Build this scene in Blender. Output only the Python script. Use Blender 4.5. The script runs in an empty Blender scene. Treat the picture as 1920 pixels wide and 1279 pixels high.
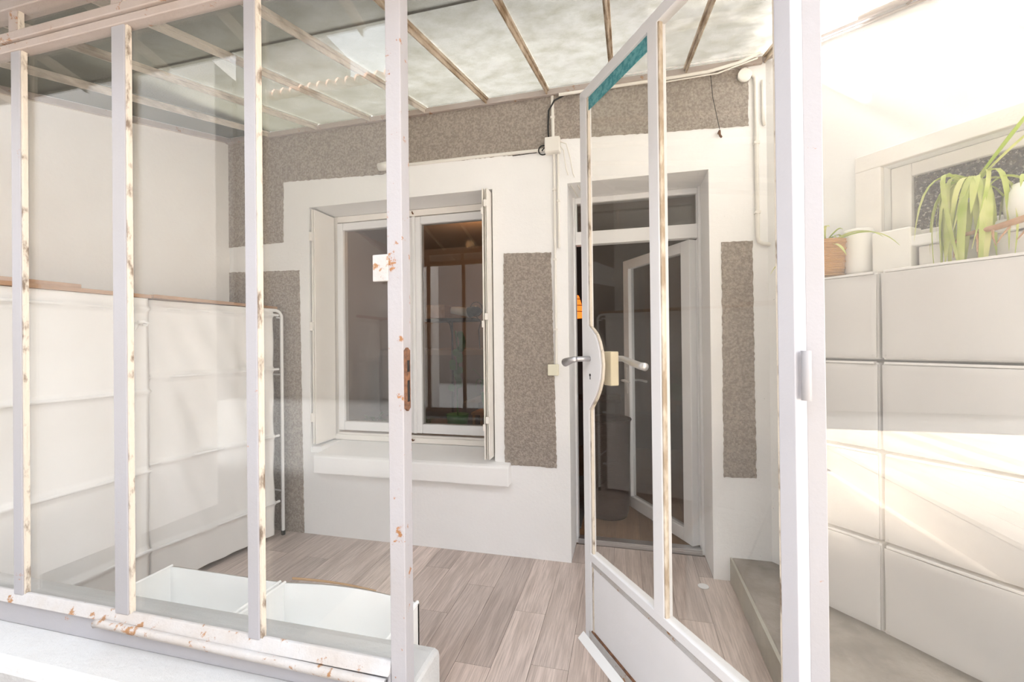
import bpy, math, random
from mathutils import Vector, Matrix
random.seed(7)
D = bpy.data
SC = bpy.context.scene
COL = SC.collection
PI = math.pi

# ------------------------------------------------------------ camera, world, sun, exposure
cam_d = D.cameras.new('camera'); cam = D.objects.new('camera', cam_d); COL.objects.link(cam)
cam_d.sensor_width = 36; cam_d.lens = 828.36 / 1920 * 36; cam_d.clip_start = 0.02; cam_d.clip_end = 200
yaw, pit, rol = .2510322, .0044245, -.0109317
F = Vector((-math.sin(yaw) * math.cos(pit), math.cos(yaw) * math.cos(pit), math.sin(pit)))
R0 = Vector((math.cos(yaw), math.sin(yaw), 0)); U0 = R0.cross(F)
Rr = math.cos(rol) * R0 + math.sin(rol) * U0; Uu = -math.sin(rol) * R0 + math.cos(rol) * U0
cam.matrix_world = Matrix(((Rr.x, Uu.x, -F.x, 0), (Rr.y, Uu.y, -F.y, 0), (Rr.z, Uu.z, -F.z, 1.3), (0, 0, 0, 1)))
SC.camera = cam
w = D.worlds.new('sky'); SC.world = w; w.use_nodes = True
bg = w.node_tree.nodes['Background']; bg.inputs[0].default_value = (.86, .92, 1, 1); bg.inputs[1].default_value = 1.6
sd = D.lights.new('sun', 'SUN'); sd.energy = 27; sd.angle = .10; sd.color = (.955, .98, 1)
sun = D.objects.new('sun', sd); COL.objects.link(sun)
sun.rotation_euler = Vector((-.62, -.04, .78)).to_track_quat('Z', 'Y').to_euler()
SC.view_settings.view_transform = 'Standard'; SC.view_settings.look = 'None'
SC.view_settings.exposure = 1.58; SC.view_settings.gamma = 1; SC.view_settings.use_curve_mapping = False

# ------------------------------------------------------------ materials
def new_mat(name):
    m = D.materials.new(name); m.use_nodes = True
    nt = m.node_tree; nt.nodes.clear()
    out = nt.nodes.new('ShaderNodeOutputMaterial')
    return m, nt, out
def nd(nt, t, **k):
    n = nt.nodes.new(t)
    for a, v in k.items():
        if a.startswith('i_'): n.inputs[a[2:].replace('_', ' ')].default_value = v
        else: setattr(n, a, v)
    return n
def coords(nt, scale=(1, 1, 1), rnd=False):
    tc = nd(nt, 'ShaderNodeTexCoord'); mp = nd(nt, 'ShaderNodeMapping'); mp.inputs['Scale'].default_value = scale
    nt.links.new(tc.outputs['Object'], mp.inputs[0])
    if rnd:
        oi = nd(nt, 'ShaderNodeObjectInfo'); mu = nd(nt, 'ShaderNodeVectorMath', operation='SCALE')
        cb = nd(nt, 'ShaderNodeCombineXYZ')
        nt.links.new(oi.outputs['Random'], cb.inputs[0]); nt.links.new(oi.outputs['Random'], cb.inputs[1])
        nt.links.new(cb.outputs[0], mu.inputs[0]); mu.inputs['Scale'].default_value = 37.
        nt.links.new(mu.outputs[0], mp.inputs['Location'])
    return mp.outputs[0]
def ramp(nt, src, stops):
    r = nd(nt, 'ShaderNodeValToRGB'); e = r.color_ramp.elements
    while len(e) < len(stops): e.new(.5)
    for k, (p, c) in enumerate(stops):
        e[k].position = p; e[k].color = (c if len(c) == 4 else (*c, 1)) if not isinstance(c, (int, float)) else (c, c, c, 1)
    nt.links.new(src, r.inputs[0]); return r.outputs[0]
def mixc(nt, fac, a, b):
    m = nd(nt, 'ShaderNodeMix', data_type='RGBA')
    for s, v in ((m.inputs[0], fac), (m.inputs[6], a), (m.inputs[7], b)):
        if hasattr(v, 'is_output'): nt.links.new(v, s)
        else: s.default_value = (*v, 1) if isinstance(v, tuple) and len(v) == 3 else v
    return m.outputs[2]
def noise(nt, vec, scale, detail=4, rough=.6):
    n = nd(nt, 'ShaderNodeTexNoise'); n.inputs['Scale'].default_value = scale; n.inputs['Detail'].default_value = detail
    n.inputs['Roughness'].default_value = rough
    nt.links.new(vec, n.inputs['Vector']); return n.outputs[0]
def mat(name, col, rough=.6, col2=None, ns=6., lo=.35, hi=.65, scale=(1, 1, 1), bump=0, bs=40., bd=.01, metal=0, spec=.5,
        rust=None, rs=18., rl=.62, rnd=False, coat=0, emit=None, subs=0):
    m, nt, out = new_mat(name)
    b = nd(nt, 'ShaderNodeBsdfPrincipled'); nt.links.new(b.outputs[0], out.inputs[0])
    b.inputs['Roughness'].default_value = rough; b.inputs['Metallic'].default_value = metal
    b.inputs['Specular IOR Level'].default_value = spec; b.inputs['Coat Weight'].default_value = coat
    v = coords(nt, scale, rnd); c = None
    if col2:
        c = mixc(nt, ramp(nt, noise(nt, v, ns), [(lo, 0.), (hi, 1.)]), col, col2)
    if rust:
        f = ramp(nt, noise(nt, v, rs, 6, .7), [(rl, 0.), (rl + .04, 1.)])
        c = mixc(nt, f, c if c else col, mixc(nt, noise(nt, v, 60), rust, tuple(x * .45 for x in rust)))
    if c: nt.links.new(c, b.inputs['Base Color'])
    else: b.inputs['Base Color'].default_value = (*col, 1)
    if bump:
        bp = nd(nt, 'ShaderNodeBump'); bp.inputs['Strength'].default_value = bump; bp.inputs['Distance'].default_value = bd
        nt.links.new(noise(nt, v, bs, 5), bp.inputs['Height']); nt.links.new(bp.outputs[0], b.inputs['Normal'])
    if emit:
        b.inputs['Emission Color'].default_value = (*emit[:3], 1); b.inputs['Emission Strength'].default_value = emit[3]
    return m
def glass_mat(name, tint=(1, 1, 1), dust=.03, dcol=(.85, .80, .72), f0=.045, bump=0, ds=30., speck=.0):
    m, nt, out = new_mat(name)
    geo = nd(nt, 'ShaderNodeNewGeometry')
    dot = nd(nt, 'ShaderNodeVectorMath', operation='DOT_PRODUCT')
    nt.links.new(geo.outputs['Incoming'], dot.inputs[0]); nt.links.new(geo.outputs['Normal'], dot.inputs[1])
    ab = nd(nt, 'ShaderNodeMath', operation='ABSOLUTE'); nt.links.new(dot.outputs['Value'], ab.inputs[0])
    om = nd(nt, 'ShaderNodeMath', operation='SUBTRACT', use_clamp=True); om.inputs[0].default_value = 1; nt.links.new(ab.outputs[0], om.inputs[1])
    pw = nd(nt, 'ShaderNodeMath', operation='POWER'); nt.links.new(om.outputs[0], pw.inputs[0]); pw.inputs[1].default_value = 5
    mr = nd(nt, 'ShaderNodeMapRange'); nt.links.new(pw.outputs[0], mr.inputs[0]); mr.inputs[3].default_value = f0; mr.inputs[4].default_value = .9
    tr = nd(nt, 'ShaderNodeBsdfTransparent'); tr.inputs[0].default_value = (*tint, 1)
    gl = nd(nt, 'ShaderNodeBsdfGlossy'); gl.inputs['Roughness'].default_value = 0.0
    if bump:
        bp = nd(nt, 'ShaderNodeBump'); bp.inputs['Strength'].default_value = bump; bp.inputs['Distance'].default_value = .02
        nt.links.new(noise(nt, coords(nt), 1.5, 1), bp.inputs['Height']); nt.links.new(bp.outputs[0], gl.inputs['Normal'])
    mx = nd(nt, 'ShaderNodeMixShader'); nt.links.new(mr.outputs[0], mx.inputs[0]); nt.links.new(tr.outputs[0], mx.inputs[1]); nt.links.new(gl.outputs[0], mx.inputs[2])
    df = nd(nt, 'ShaderNodeBsdfDiffuse'); df.inputs[0].default_value = (*dcol, 1)
    tl = nd(nt, 'ShaderNodeBsdfTranslucent'); tl.inputs[0].default_value = (*dcol, 1)
    dm = nd(nt, 'ShaderNodeMixShader'); dm.inputs[0].default_value = .5
    nt.links.new(df.outputs[0], dm.inputs[1]); nt.links.new(tl.outputs[0], dm.inputs[2])
    v = coords(nt, (1, 1, .35))
    f1 = ramp(nt, noise(nt, v, 2.2, 5), [(.3, dust * .5), (.75, dust * 1.8)])
    f = f1
    if speck:
        f2 = ramp(nt, noise(nt, coords(nt), 260 if ds > 25 else 95, 3), [(.70 if ds > 25 else .52, 0.), (.76 if ds > 25 else .72, speck)])
        ad = nd(nt, 'ShaderNodeMath', operation='ADD', use_clamp=True); nt.links.new(f1, ad.inputs[0]); nt.links.new(f2, ad.inputs[1]); f = ad.outputs[0]
    fm = nd(nt, 'ShaderNodeMixShader'); nt.links.new(f, fm.inputs[0])
    nt.links.new(mx.outputs[0], fm.inputs[1]); nt.links.new(dm.outputs[0], fm.inputs[2]); nt.links.new(fm.outputs[0], out.inputs[0])
    return m
def roof_glass_mat():
    m, nt, out = new_mat('dirty_patterned_roof_glass')
    tc = nd(nt, 'ShaderNodeTexCoord'); g = tc.outputs['Object']
    sx = nd(nt, 'ShaderNodeSeparateXYZ'); nt.links.new(g, sx.inputs[0])
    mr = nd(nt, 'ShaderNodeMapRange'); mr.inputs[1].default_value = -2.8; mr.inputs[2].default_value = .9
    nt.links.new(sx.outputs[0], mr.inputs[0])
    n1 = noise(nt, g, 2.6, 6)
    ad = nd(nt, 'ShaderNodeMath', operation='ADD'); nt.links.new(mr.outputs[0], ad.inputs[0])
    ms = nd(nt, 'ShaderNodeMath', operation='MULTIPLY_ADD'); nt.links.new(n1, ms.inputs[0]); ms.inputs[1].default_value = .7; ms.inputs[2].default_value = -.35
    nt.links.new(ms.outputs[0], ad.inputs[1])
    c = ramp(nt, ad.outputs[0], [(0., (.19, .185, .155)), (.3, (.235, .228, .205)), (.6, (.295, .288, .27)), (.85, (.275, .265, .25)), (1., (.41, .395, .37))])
    c = mixc(nt, ramp(nt, noise(nt, g, 9, 8, .75), [(.42, 0.), (.72, .45)]), c, (.16, .15, .11))
    c = mixc(nt, ramp(nt, noise(nt, g, 45, 3, .7), [(.70, 0.), (.76, .6)]), c, (.10, .085, .06))
    tl = nd(nt, 'ShaderNodeBsdfTranslucent'); nt.links.new(c, tl.inputs[0])
    df = nd(nt, 'ShaderNodeBsdfDiffuse'); nt.links.new(c, df.inputs[0])
    tp = nd(nt, 'ShaderNodeBsdfTransparent'); nt.links.new(c, tp.inputs[0])
    gl = nd(nt, 'ShaderNodeBsdfGlossy'); gl.inputs['Roughness'].default_value = .25
    m1 = nd(nt, 'ShaderNodeMixShader'); m1.inputs[0].default_value = .35; nt.links.new(tl.outputs[0], m1.inputs[1]); nt.links.new(df.outputs[0], m1.inputs[2])
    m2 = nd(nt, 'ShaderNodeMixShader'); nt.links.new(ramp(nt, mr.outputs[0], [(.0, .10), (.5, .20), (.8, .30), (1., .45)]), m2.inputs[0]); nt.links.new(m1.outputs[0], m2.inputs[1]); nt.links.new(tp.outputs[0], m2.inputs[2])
    m3 = nd(nt, 'ShaderNodeMixShader'); m3.inputs[0].default_value = .06; nt.links.new(m2.outputs[0], m3.inputs[1]); nt.links.new(gl.outputs[0], m3.inputs[2])
    bp = nd(nt, 'ShaderNodeBump'); bp.inputs['Strength'].default_value = .5; bp.inputs['Distance'].default_value = .004
    nt.links.new(noise(nt, g, 120, 3), bp.inputs['Height'])
    for s in (tl, df, gl): nt.links.new(bp.outputs[0], s.inputs['Normal'])
    nt.links.new(m3.outputs[0], out.inputs[0]); return m
def wood_mat(name, a, b, dark, rough=.45, gs=1., var=.25):
    m, nt, out = new_mat(name)
    p = nd(nt, 'ShaderNodeBsdfPrincipled'); nt.links.new(p.outputs[0], out.inputs[0]); p.inputs['Roughness'].default_value = rough
    v = coords(nt, (14 * gs, 1.3 * gs, 14 * gs), True)
    n1 = noise(nt, v, 1.0, 3, .5)
    wv = nd(nt, 'ShaderNodeMath', operation='MULTIPLY'); nt.links.new(n1, wv.inputs[0]); wv.inputs[1].default_value = 22
    sn = nd(nt, 'ShaderNodeMath', operation='SINE'); nt.links.new(wv.outputs[0], sn.inputs[0])
    h = nd(nt, 'ShaderNodeMapRange'); nt.links.new(sn.outputs[0], h.inputs[0]); h.inputs[1].default_value = -1
    c1 = mixc(nt, h.outputs[0], a, b)
    f = noise(nt, coords(nt, (160 * gs, 5 * gs, 160 * gs), True), 1, 4, .7)
    c2 = mixc(nt, ramp(nt, f, [(.42, 0.), (.72, .75)]), c1, dark)
    oi = nd(nt, 'ShaderNodeObjectInfo'); hs = nd(nt, 'ShaderNodeHueSaturation')
    mm = nd(nt, 'ShaderNodeMapRange'); nt.links.new(oi.outputs['Random'], mm.inputs[0]); mm.inputs[3].default_value = 1 - var; mm.inputs[4].default_value = 1 + var * .6
    nt.links.new(mm.outputs[0], hs.inputs['Value']); nt.links.new(c2, hs.inputs['Color']); nt.links.new(hs.outputs[0], p.inputs['Base Color'])
    bp = nd(nt, 'ShaderNodeBump'); bp.inputs['Strength'].default_value = .12; bp.inputs['Distance'].default_value = .002
    nt.links.new(f, bp.inputs['Height']); nt.links.new(bp.outputs[0], p.inputs['Normal'])
    return m
def leaf_mat(name, a, b):
    m, nt, out = new_mat(name)
    c = mixc(nt, ramp(nt, noise(nt, coords(nt, (1, 1, 1), True), 5, 3), [(.35, 0.), (.65, 1.)]), a, b)
    p = nd(nt, 'ShaderNodeBsdfPrincipled'); p.inputs['Roughness'].default_value = .45; nt.links.new(c, p.inputs['Base Color'])
    tl = nd(nt, 'ShaderNodeBsdfTranslucent'); nt.links.new(c, tl.inputs[0])
    mx = nd(nt, 'ShaderNodeMixShader'); mx.inputs[0].default_value = .4
    nt.links.new(p.outputs[0], mx.inputs[1]); nt.links.new(tl.outputs[0], mx.inputs[2]); nt.links.new(mx.outputs[0], out.inputs[0])
    return m
def checker_wicker(name, a, b):
    m, nt, out = new_mat(name)
    p = nd(nt, 'ShaderNodeBsdfPrincipled'); nt.links.new(p.outputs[0], out.inputs[0]); p.inputs['Roughness'].default_value = .6
    v = coords(nt)
    wv = nd(nt, 'ShaderNodeTexWave', wave_type='BANDS', bands_direction='Z'); wv.inputs['Scale'].default_value = 60; wv.inputs['Distortion'].default_value = 1.5
    nt.links.new(v, wv.inputs[0])
    f = mixc(nt, .5, wv.outputs[0], noise(nt, v, 40))
    nt.links.new(mixc(nt, f, a, b), p.inputs['Base Color'])
    bp = nd(nt, 'ShaderNodeBump'); bp.inputs['Strength'].default_value = .6; bp.inputs['Distance'].default_value = .004
    nt.links.new(wv.outputs[0], bp.inputs['Height']); nt.links.new(bp.outputs[0], p.inputs['Normal'])
    return m

M = {}
M['plaster'] = mat('white_masonry_paint', (.93, .925, .93), .8, (.89, .885, .885), 1.4, bump=.25, bs=55, bd=.006)
M['plaster_l'] = mat('cream_masonry_paint', (.88, .855, .83), .85, (.84, .805, .77), 1.7, bump=.3, bs=38, bd=.006)
M['plaster_r'] = mat('bright_white_wall_paint', (.92, .92, .92), .8, (.90, .89, .88), 1.6, bump=.2, bs=50, bd=.006)
M['surround'] = mat('cream_render', (.88, .85, .82), .8, (.84, .80, .76), 5, bump=.2, bs=50)
M['rough'] = mat('greige_roughcast', (.36, .31, .27), .9, (.52, .46, .405), 85, .4, .62, bump=1., bs=110, bd=.014)
M['lowwall'] = mat('painted_cement', (.53, .525, .52), .85, (.49, .47, .45), 4, .4, .8, bump=.35, bs=60, rust=(.45, .36, .25), rs=4.5, rl=.70)
M['concrete'] = mat('bare_concrete', (.33, .285, .25), .8, (.20, .17, .145), 5, bump=.35, bs=60)
M['concrete_pale'] = mat('pale_concrete', (.46, .43, .37), .85, (.36, .33, .28), 4, bump=.3, bs=50)
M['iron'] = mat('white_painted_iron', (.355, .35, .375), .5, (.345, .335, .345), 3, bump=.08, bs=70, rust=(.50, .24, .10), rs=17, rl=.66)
M['door_paint'] = mat('white_door_paint', (.74, .73, .745), .5, (.70, .69, .695), 3, bump=.08, bs=70, rust=(.50, .34, .22), rs=11, rl=.735)
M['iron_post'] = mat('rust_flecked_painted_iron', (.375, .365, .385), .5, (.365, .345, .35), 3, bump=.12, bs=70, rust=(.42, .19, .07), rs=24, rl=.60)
M['hinge_tone'] = mat('skylight_tinted_iron', (.52, .515, .55), .5, (.50, .49, .52), 3, bump=.08, bs=70, rust=(.30, .22, .18), rs=22, rl=.70)  # darker lilac copy of door_paint; the stile's skylight put into its colour
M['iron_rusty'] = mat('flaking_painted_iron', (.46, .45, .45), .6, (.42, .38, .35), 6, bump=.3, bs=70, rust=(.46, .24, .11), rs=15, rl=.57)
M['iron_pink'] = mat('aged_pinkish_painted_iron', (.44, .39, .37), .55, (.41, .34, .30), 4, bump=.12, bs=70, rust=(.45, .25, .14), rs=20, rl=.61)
M['putty'] = mat('old_putty', (.62, .55, .46), .85, (.20, .15, .11), 34, .52, .66, scale=(1, 1, .45), bump=.5, bs=60)
M['putty_dark'] = mat('cracked_brown_putty', (.40, .31, .22), .85, (.75, .66, .54), 16, .45, .6, scale=(1, 1, .4), bump=.5, bs=60)
M['bar'] = mat('weathered_roof_bar', (.62, .52, .41), .8, (.30, .21, .13), 14, .38, .62, scale=(1, .35, 1), bump=.4, bs=60)
M['bar_pale'] = mat('pale_weathered_roof_bar', (.72, .66, .59), .8, (.36, .31, .26), 12, .45, .68, scale=(1, .3, 1), bump=.4, bs=60)
M['pvc'] = mat('white_pvc', (.86, .86, .87), .3)
M['cream_pvc'] = mat('cream_window_frame', (.90, .865, .82), .4)
M['shutter'] = mat('cream_lacquered_steel', (.90, .865, .82), .45, (.88, .84, .79), 6)
M['white_metal'] = mat('white_lacquered_tube', (.84, .83, .82), .35)
M['white_box'] = mat('white_planter_plastic', (.95, .945, .93), .5, (.92, .91, .89), 4)
M['fabric'] = mat('off_white_canvas', (.86, .84, .825), .9, (.83, .81, .79), 2.2, bump=.15, bs=400, bd=.001)
M['gloss'] = mat('glossy_white_plastic', (.64, .625, .62), .22, bump=.10, bs=3.2, bd=.03, coat=.5)
M['gloss_body'] = mat('white_plastic_body', (.80, .78, .77), .35)
M['board'] = mat('brown_wooden_board', (.40, .22, .12), .6, (.50, .30, .18), 5, scale=(8, 1, 8))
M['steel'] = mat('brushed_aluminium', (.55, .54, .55), .35, metal=.85)
M['lockcase'] = mat('beige_lock_case', (.58, .50, .34), .5)
M['rusty'] = mat('bare_rusty_iron', (.22, .10, .05), .85, (.10, .05, .03), 60, bump=.5, bs=90)
M['black'] = mat('black_rubber', (.02, .02, .02), .5)
M['dark'] = mat('keyhole_black', (.015, .013, .012), .6)
M['teal'] = None
M['court'] = mat('darkened_paving', (.075, .07, .065), .8, (.05, .047, .044), 3)  # colour kept dark to mute the sunlit ground's reflection in the glass
M['conduit'] = mat('cream_conduit_plastic', (.82, .79, .74), .45)
M['cream_box'] = mat('ivory_plastic', (.80, .77, .62), .4)
M['floor'] = wood_mat('greige_oak_vinyl', (.72, .605, .55), (.57, .47, .42), (.34, .27, .235), .42, 1., .22)
M['joint'] = mat('dark_floor_joint', (.24, .18, .15), .8)
M['room_floor'] = wood_mat('brown_oak_floor', (.30, .18, .10), (.24, .14, .08), (.14, .08, .045), .35)
M['deck'] = wood_mat('sun_bleached_deck', (.52, .43, .34), (.46, .38, .30), (.32, .26, .20), .6)
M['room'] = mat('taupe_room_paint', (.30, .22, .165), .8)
M['room_dark'] = mat('dim_room_tone', (.05, .035, .03), .8)  # near-black: dimness behind doorway and side window put into the colour
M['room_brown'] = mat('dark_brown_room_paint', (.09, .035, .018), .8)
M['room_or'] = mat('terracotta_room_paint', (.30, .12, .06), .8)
M['wicker'] = checker_wicker('wicker', (.78, .42, .14), (.42, .19, .05))
M['dkwicker'] = checker_wicker('dark_brown_wicker', (.045, .016, .012), (.022, .01, .008))
M['leaf'] = leaf_mat('variegated_leaf', (.50, .64, .08), (.90, .90, .42))
M['leaf_dk'] = leaf_mat('dark_green_leaf', (.05, .12, .03), (.10, .22, .06))
M['dry'] = mat('dry_brown_stem', (.36, .18, .09), .8, (.55, .34, .20), 20)
M['pot'] = mat('white_ceramic', (.90, .88, .85), .35)
M['green'] = mat('green_plastic', (.10, .33, .10), .35)
M['soil'] = mat('soil', (.06, .04, .025), .9)
M['roofglass'] = roof_glass_mat()
M['pane'] = glass_mat('front_pane_glass', (.995, 1, .995), .018, f0=.05, speck=.12)
M['pane_dusty'] = glass_mat('dusty_door_glass', (.99, .985, .97), .012, f0=.042, speck=.45)
M['pane_right'] = glass_mat('hazy_right_glass', (.98, .98, .97), .05, f0=.06)
M['win'] = glass_mat('window_glass', (.80, .80, .79), .008, f0=.07)
M['dirtyglass'] = glass_mat('grimy_window_glass', (.5, .48, .44), .12, f0=.06, speck=.75, ds=20.)
M['tiles'] = mat('clay_roof_tile', (.30, .14, .09), .8, (.38, .20, .13), 8)
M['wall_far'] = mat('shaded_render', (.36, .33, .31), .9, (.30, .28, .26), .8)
def teal():
    m, nt, out = new_mat('teal_film')
    p = nd(nt, 'ShaderNodeBsdfPrincipled'); p.inputs['Base Color'].default_value = (.13, .40, .44, 1); p.inputs['Roughness'].default_value = .4
    v = coords(nt, (1, 1, 1)); c = mixc(nt, ramp(nt, noise(nt, v, 90, 4), [(.4, 0.), (.6, 1.)]), (.10, .36, .41), (.24, .55, .57)); nt.links.new(c, p.inputs['Base Color'])
    tl = nd(nt, 'ShaderNodeBsdfTranslucent'); nt.links.new(c, tl.inputs[0])
    mx = nd(nt, 'ShaderNodeMixShader'); mx.inputs[0].default_value = .5
    nt.links.new(p.outputs[0], mx.inputs[1]); nt.links.new(tl.outputs[0], mx.inputs[2]); nt.links.new(mx.outputs[0], out.inputs[0]); return m
M['teal'] = teal()

# ------------------------------------------------------------ mesh helpers
class MB:
    def __init__(s): s.v = []; s.f = []; s.smooth = False
    def box(s, x0, x1, y0, y1, z0, z1):
        n = len(s.v)
        s.v += [(x, y, z) for z in (z0, z1) for y in (y0, y1) for x in (x0, x1)]
        s.f += [tuple(n + k for k in q) for q in ((0, 2, 3, 1), (4, 5, 7, 6), (0, 1, 5, 4), (2, 6, 7, 3), (0, 4, 6, 2), (1, 3, 7, 5))]
        return s
    def prism(s, pts, axis, a, b):
        """extrude a 2-D outline along an axis between a and b"""
        n = len(s.v); k = len(pts)
        def P(p, t):
            if axis == 'x': return (t, p[0], p[1])
            if axis == 'y': return (p[0], t, p[1])
            return (p[0], p[1], t)
        s.v += [P(p, a) for p in pts] + [P(p, b) for p in pts]
        s.f.append(tuple(range(n, n + k))); s.f.append(tuple(range(n + 2 * k - 1, n + k - 1, -1)))
        for i in range(k):
            j = (i + 1) % k; s.f.append((n + j, n + i, n + k + i, n + k + j))
        return s
    def tube(s, pts, r, seg=10, cap=True):
        pts = [Vector(p) for p in pts]; rs = r if isinstance(r, (list, tuple)) else [r] * len(pts)
        n0 = len(s.v); t0 = (pts[1] - pts[0]).normalized()
        up = Vector((0, 0, 1)) if abs(t0.z) < .9 else Vector((1, 0, 0))
        u = t0.cross(up).normalized()
        for i, p in enumerate(pts):
            t = (pts[min(i + 1, len(pts) - 1)] - pts[max(i - 1, 0)]).normalized()
            u = (u - t * u.dot(t)).normalized(); v = t.cross(u)
            for k in range(seg):
                a = 2 * PI * k / seg; s.v.append(tuple(p + (u * math.cos(a) + v * math.sin(a)) * rs[i]))
        for i in range(len(pts) - 1):
            for k in range(seg):
                a = n0 + i * seg + k; b = n0 + i * seg + (k + 1) % seg
                s.f.append((a, b, b + seg, a + seg))
        if cap:
            s.f.append(tuple(range(n0 + seg - 1, n0 - 1, -1))); e = n0 + (len(pts) - 1) * seg; s.f.append(tuple(range(e, e + seg)))
        s.smooth = True; return s
    def lathe(s, prof, c=(0, 0, 0), seg=24):
        n0 = len(s.v)
        for r, z in prof:
            for k in range(seg):
                a = 2 * PI * k / seg; s.v.append((c[0] + r * math.cos(a), c[1] + r * math.sin(a), c[2] + z))
        for i in range(len(prof) - 1):
            for k in range(seg):
                a = n0 + i * seg + k; b = n0 + i * seg + (k + 1) % seg
                s.f.append((a, b, b + seg, a + seg))
        s.f.append(tuple(range(n0 + seg - 1, n0 - 1, -1))); e = n0 + (len(prof) - 1) * seg; s.f.append(tuple(range(e, e + seg)))
        s.smooth = True; return s
    def grid(s, nu, nv, fn, th=None):
        """surface of (nu+1)x(nv+1) points; th = thickness vector closes it into a slab"""
        n0 = len(s.v); W = nv + 1
        s.v += [tuple(fn(i / nu, j / nv)) for i in range(nu + 1) for j in range(W)]
        for i in range(nu):
            for j in range(nv): a = n0 + i * W + j; s.f.append((a, a + W, a + W + 1, a + 1))
        if th is not None:
            m = len(s.v) - n0; s.v += [tuple(Vector(p) + Vector(th)) for p in s.v[n0:]]
            for i in range(nu):
                for j in range(nv): a = n0 + m + i * W + j; s.f.append((a, a + 1, a + W + 1, a + W))
            rim = [i * W for i in range(nu + 1)] + [nu * W + j for j in range(1, W)] + [i * W + nv for i in range(nu - 1, -1, -1)] + [j for j in range(nv - 1, 0, -1)]
            for k in range(len(rim)):
                a = n0 + rim[k]; b = n0 + rim[(k + 1) % len(rim)]; s.f.append((b, a, a + m, b + m))
        s.smooth = True; return s
    def build(s, name, m, parent=None, bev=0, flat=False):
        me = D.meshes.new(name); me.from_pydata(s.v, [], s.f); me.materials.append(m)
        if s.smooth and not flat:
            me.polygons.foreach_set('use_smooth', [True] * len(me.polygons))
        me.update()
        o = D.objects.new(name, me); COL.objects.link(o)
        if parent: o.parent = parent
        if bev:
            b = o.modifiers.new('bevel', 'BEVEL'); b.width = bev; b.segments = 2; b.limit_method = 'ANGLE'; b.angle_limit = .7
        if s.smooth and not flat:
            o.modifiers.new('norm', 'WEIGHTED_NORMAL').keep_sharp = True
        return o
def thing(name, label, cat, loc=(0, 0, 0), rz=0, group=None, kind=None):
    o = D.objects.new(name, None); COL.objects.link(o); o.location = loc; o.rotation_euler = (0, 0, rz)
    return tag(o, label, cat, group, kind)
def tag(o, label, cat, group=None, kind=None):
    if label: o['label'] = label
    if cat: o['category'] = cat
    if group: o['group'] = group
    if kind: o['kind'] = kind
    return o
def struct(o, label=None): o['kind'] = 'structure'; return tag(o, label, None) if label else o
def bx(name, m, parent, *a, bev=0): return MB().box(*a).build(name, m, parent, bev)
def copy_tree(o, parent=None, **k):
    c = o.copy(); COL.objects.link(c); c.parent = parent
    for ch in list(o.children): copy_tree(ch, c)
    for a, v in k.items(): c[a] = v
    return c

# ------------------------------------------------------------ setting: veranda shell
YF = 2.61                      # face of the house wall
YD = .93                       # plane of the glazed front
wall = MB()
for a in ((-2.95, -2.11, YF, 2.95, 0, 3.6), (-.785, -.322, YF, 2.95, 0, 3.6), (.452, 1.0, YF, 2.95, 0, 3.6),
          (-2.11, -.785, YF, 2.95, 0, .56), (-2.11, -.785, YF, 2.95, 2.252, 3.6), (-.322, .452, YF, 2.95, 2.24, 3.6)):
    wall.box(*a)
wb = struct(wall.build('wall_back', M['plaster']), 'white painted house wall with greige roughcast patches around window and doorway')
def patch(pts):
    out = []
    for i in range(len(pts)):
        a = Vector(pts[i]); b = Vector(pts[(i + 1) % len(pts)]); n = max(1, int((b - a).length / .014))
        for k in range(n):
            p = a.lerp(b, k / n); out.append((p.x + random.uniform(-.0028, .0028), p.y + random.uniform(-.0028, .0028)))
    return out
for pts in ([(-2.79, 2.018), (-2.32, 2.024), (-2.315, 2.45), (-1.53, 2.42), (-1.42, 2.46), (-.41, 2.44), (-.40, 2.508), (.15, 2.478), (.652, 2.452), (.655, 2.765), (-.1, 2.77), (-2.79, 2.79)],
            [(-2.79, .0), (-2.168, .0), (-2.18, 1.0), (-2.19, 1.822), (-2.79, 1.836)],
            [(-.722, .558), (-.402, .555), (-.424, 1.836), (-.716, 1.848)],
            [(.509, .560), (.669, .566), (.664, 1.833), (.512, 1.835)]):
    MB().prism(patch(pts), 'y', YF - .005, YF + .004).build('roughcast_panel', M['rough'], wb)
wl = struct(bx('wall_left', M['plaster_l'], None, -2.95, -2.79, -.6, 2.61, 0, 3.3), 'cream painted side wall with a faint water stain')

# right wall runs at fifty degrees
AW = math.radians(50); RWC = Vector((.74, 2.61, 0))
def rw(s, off, z): return (RWC.x + math.cos(AW) * s - math.sin(AW) * off, RWC.y - math.sin(AW) * s - math.cos(AW) * off, z)
wr = MB()
for a in ((-.25, .52, 0, .25, 0, 3.0), (1.45, 2.3, 0, .25, 0, 3.0), (.52, 1.45, 0, .25, 0, 1.70), (.52, 1.45, 0, .25, 2.03, 3.0)): wr.box(*a)
wro = wr.build('wall_right', M['plaster_r']); wro.location = RWC; wro.rotation_euler.z = -AW; struct(wro, 'bright white side wall meeting the house wall at an angle')
wn = thing('window_2', 'small grimy side window in a cream render surround, behind the plants', None, RWC, -AW, kind='structure')
sr = MB().box(.423, 1.55, -.028, 0, 2.03, 2.10).box(.423, .52, -.028, 0, 1.62, 2.03).box(1.45, 1.55, -.028, 0, 1.62, 2.03)
sr.build('surround', M['surround'], wn, .004)
MB().box(.521, .592, .05, .10, 1.71, 2.029).box(1.38, 1.449, .05, .10, 1.71, 2.029).box(.592, 1.38, .05, .10, 1.975, 2.029).box(.592, 1.38, .05, .10, 1.701, 1.745).build('frame', M['cream_pvc'], wn, .004)
bx('pane', M['dirtyglass'], wn, .59, 1.38, .07, .076, 1.74, 1.978)
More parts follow.
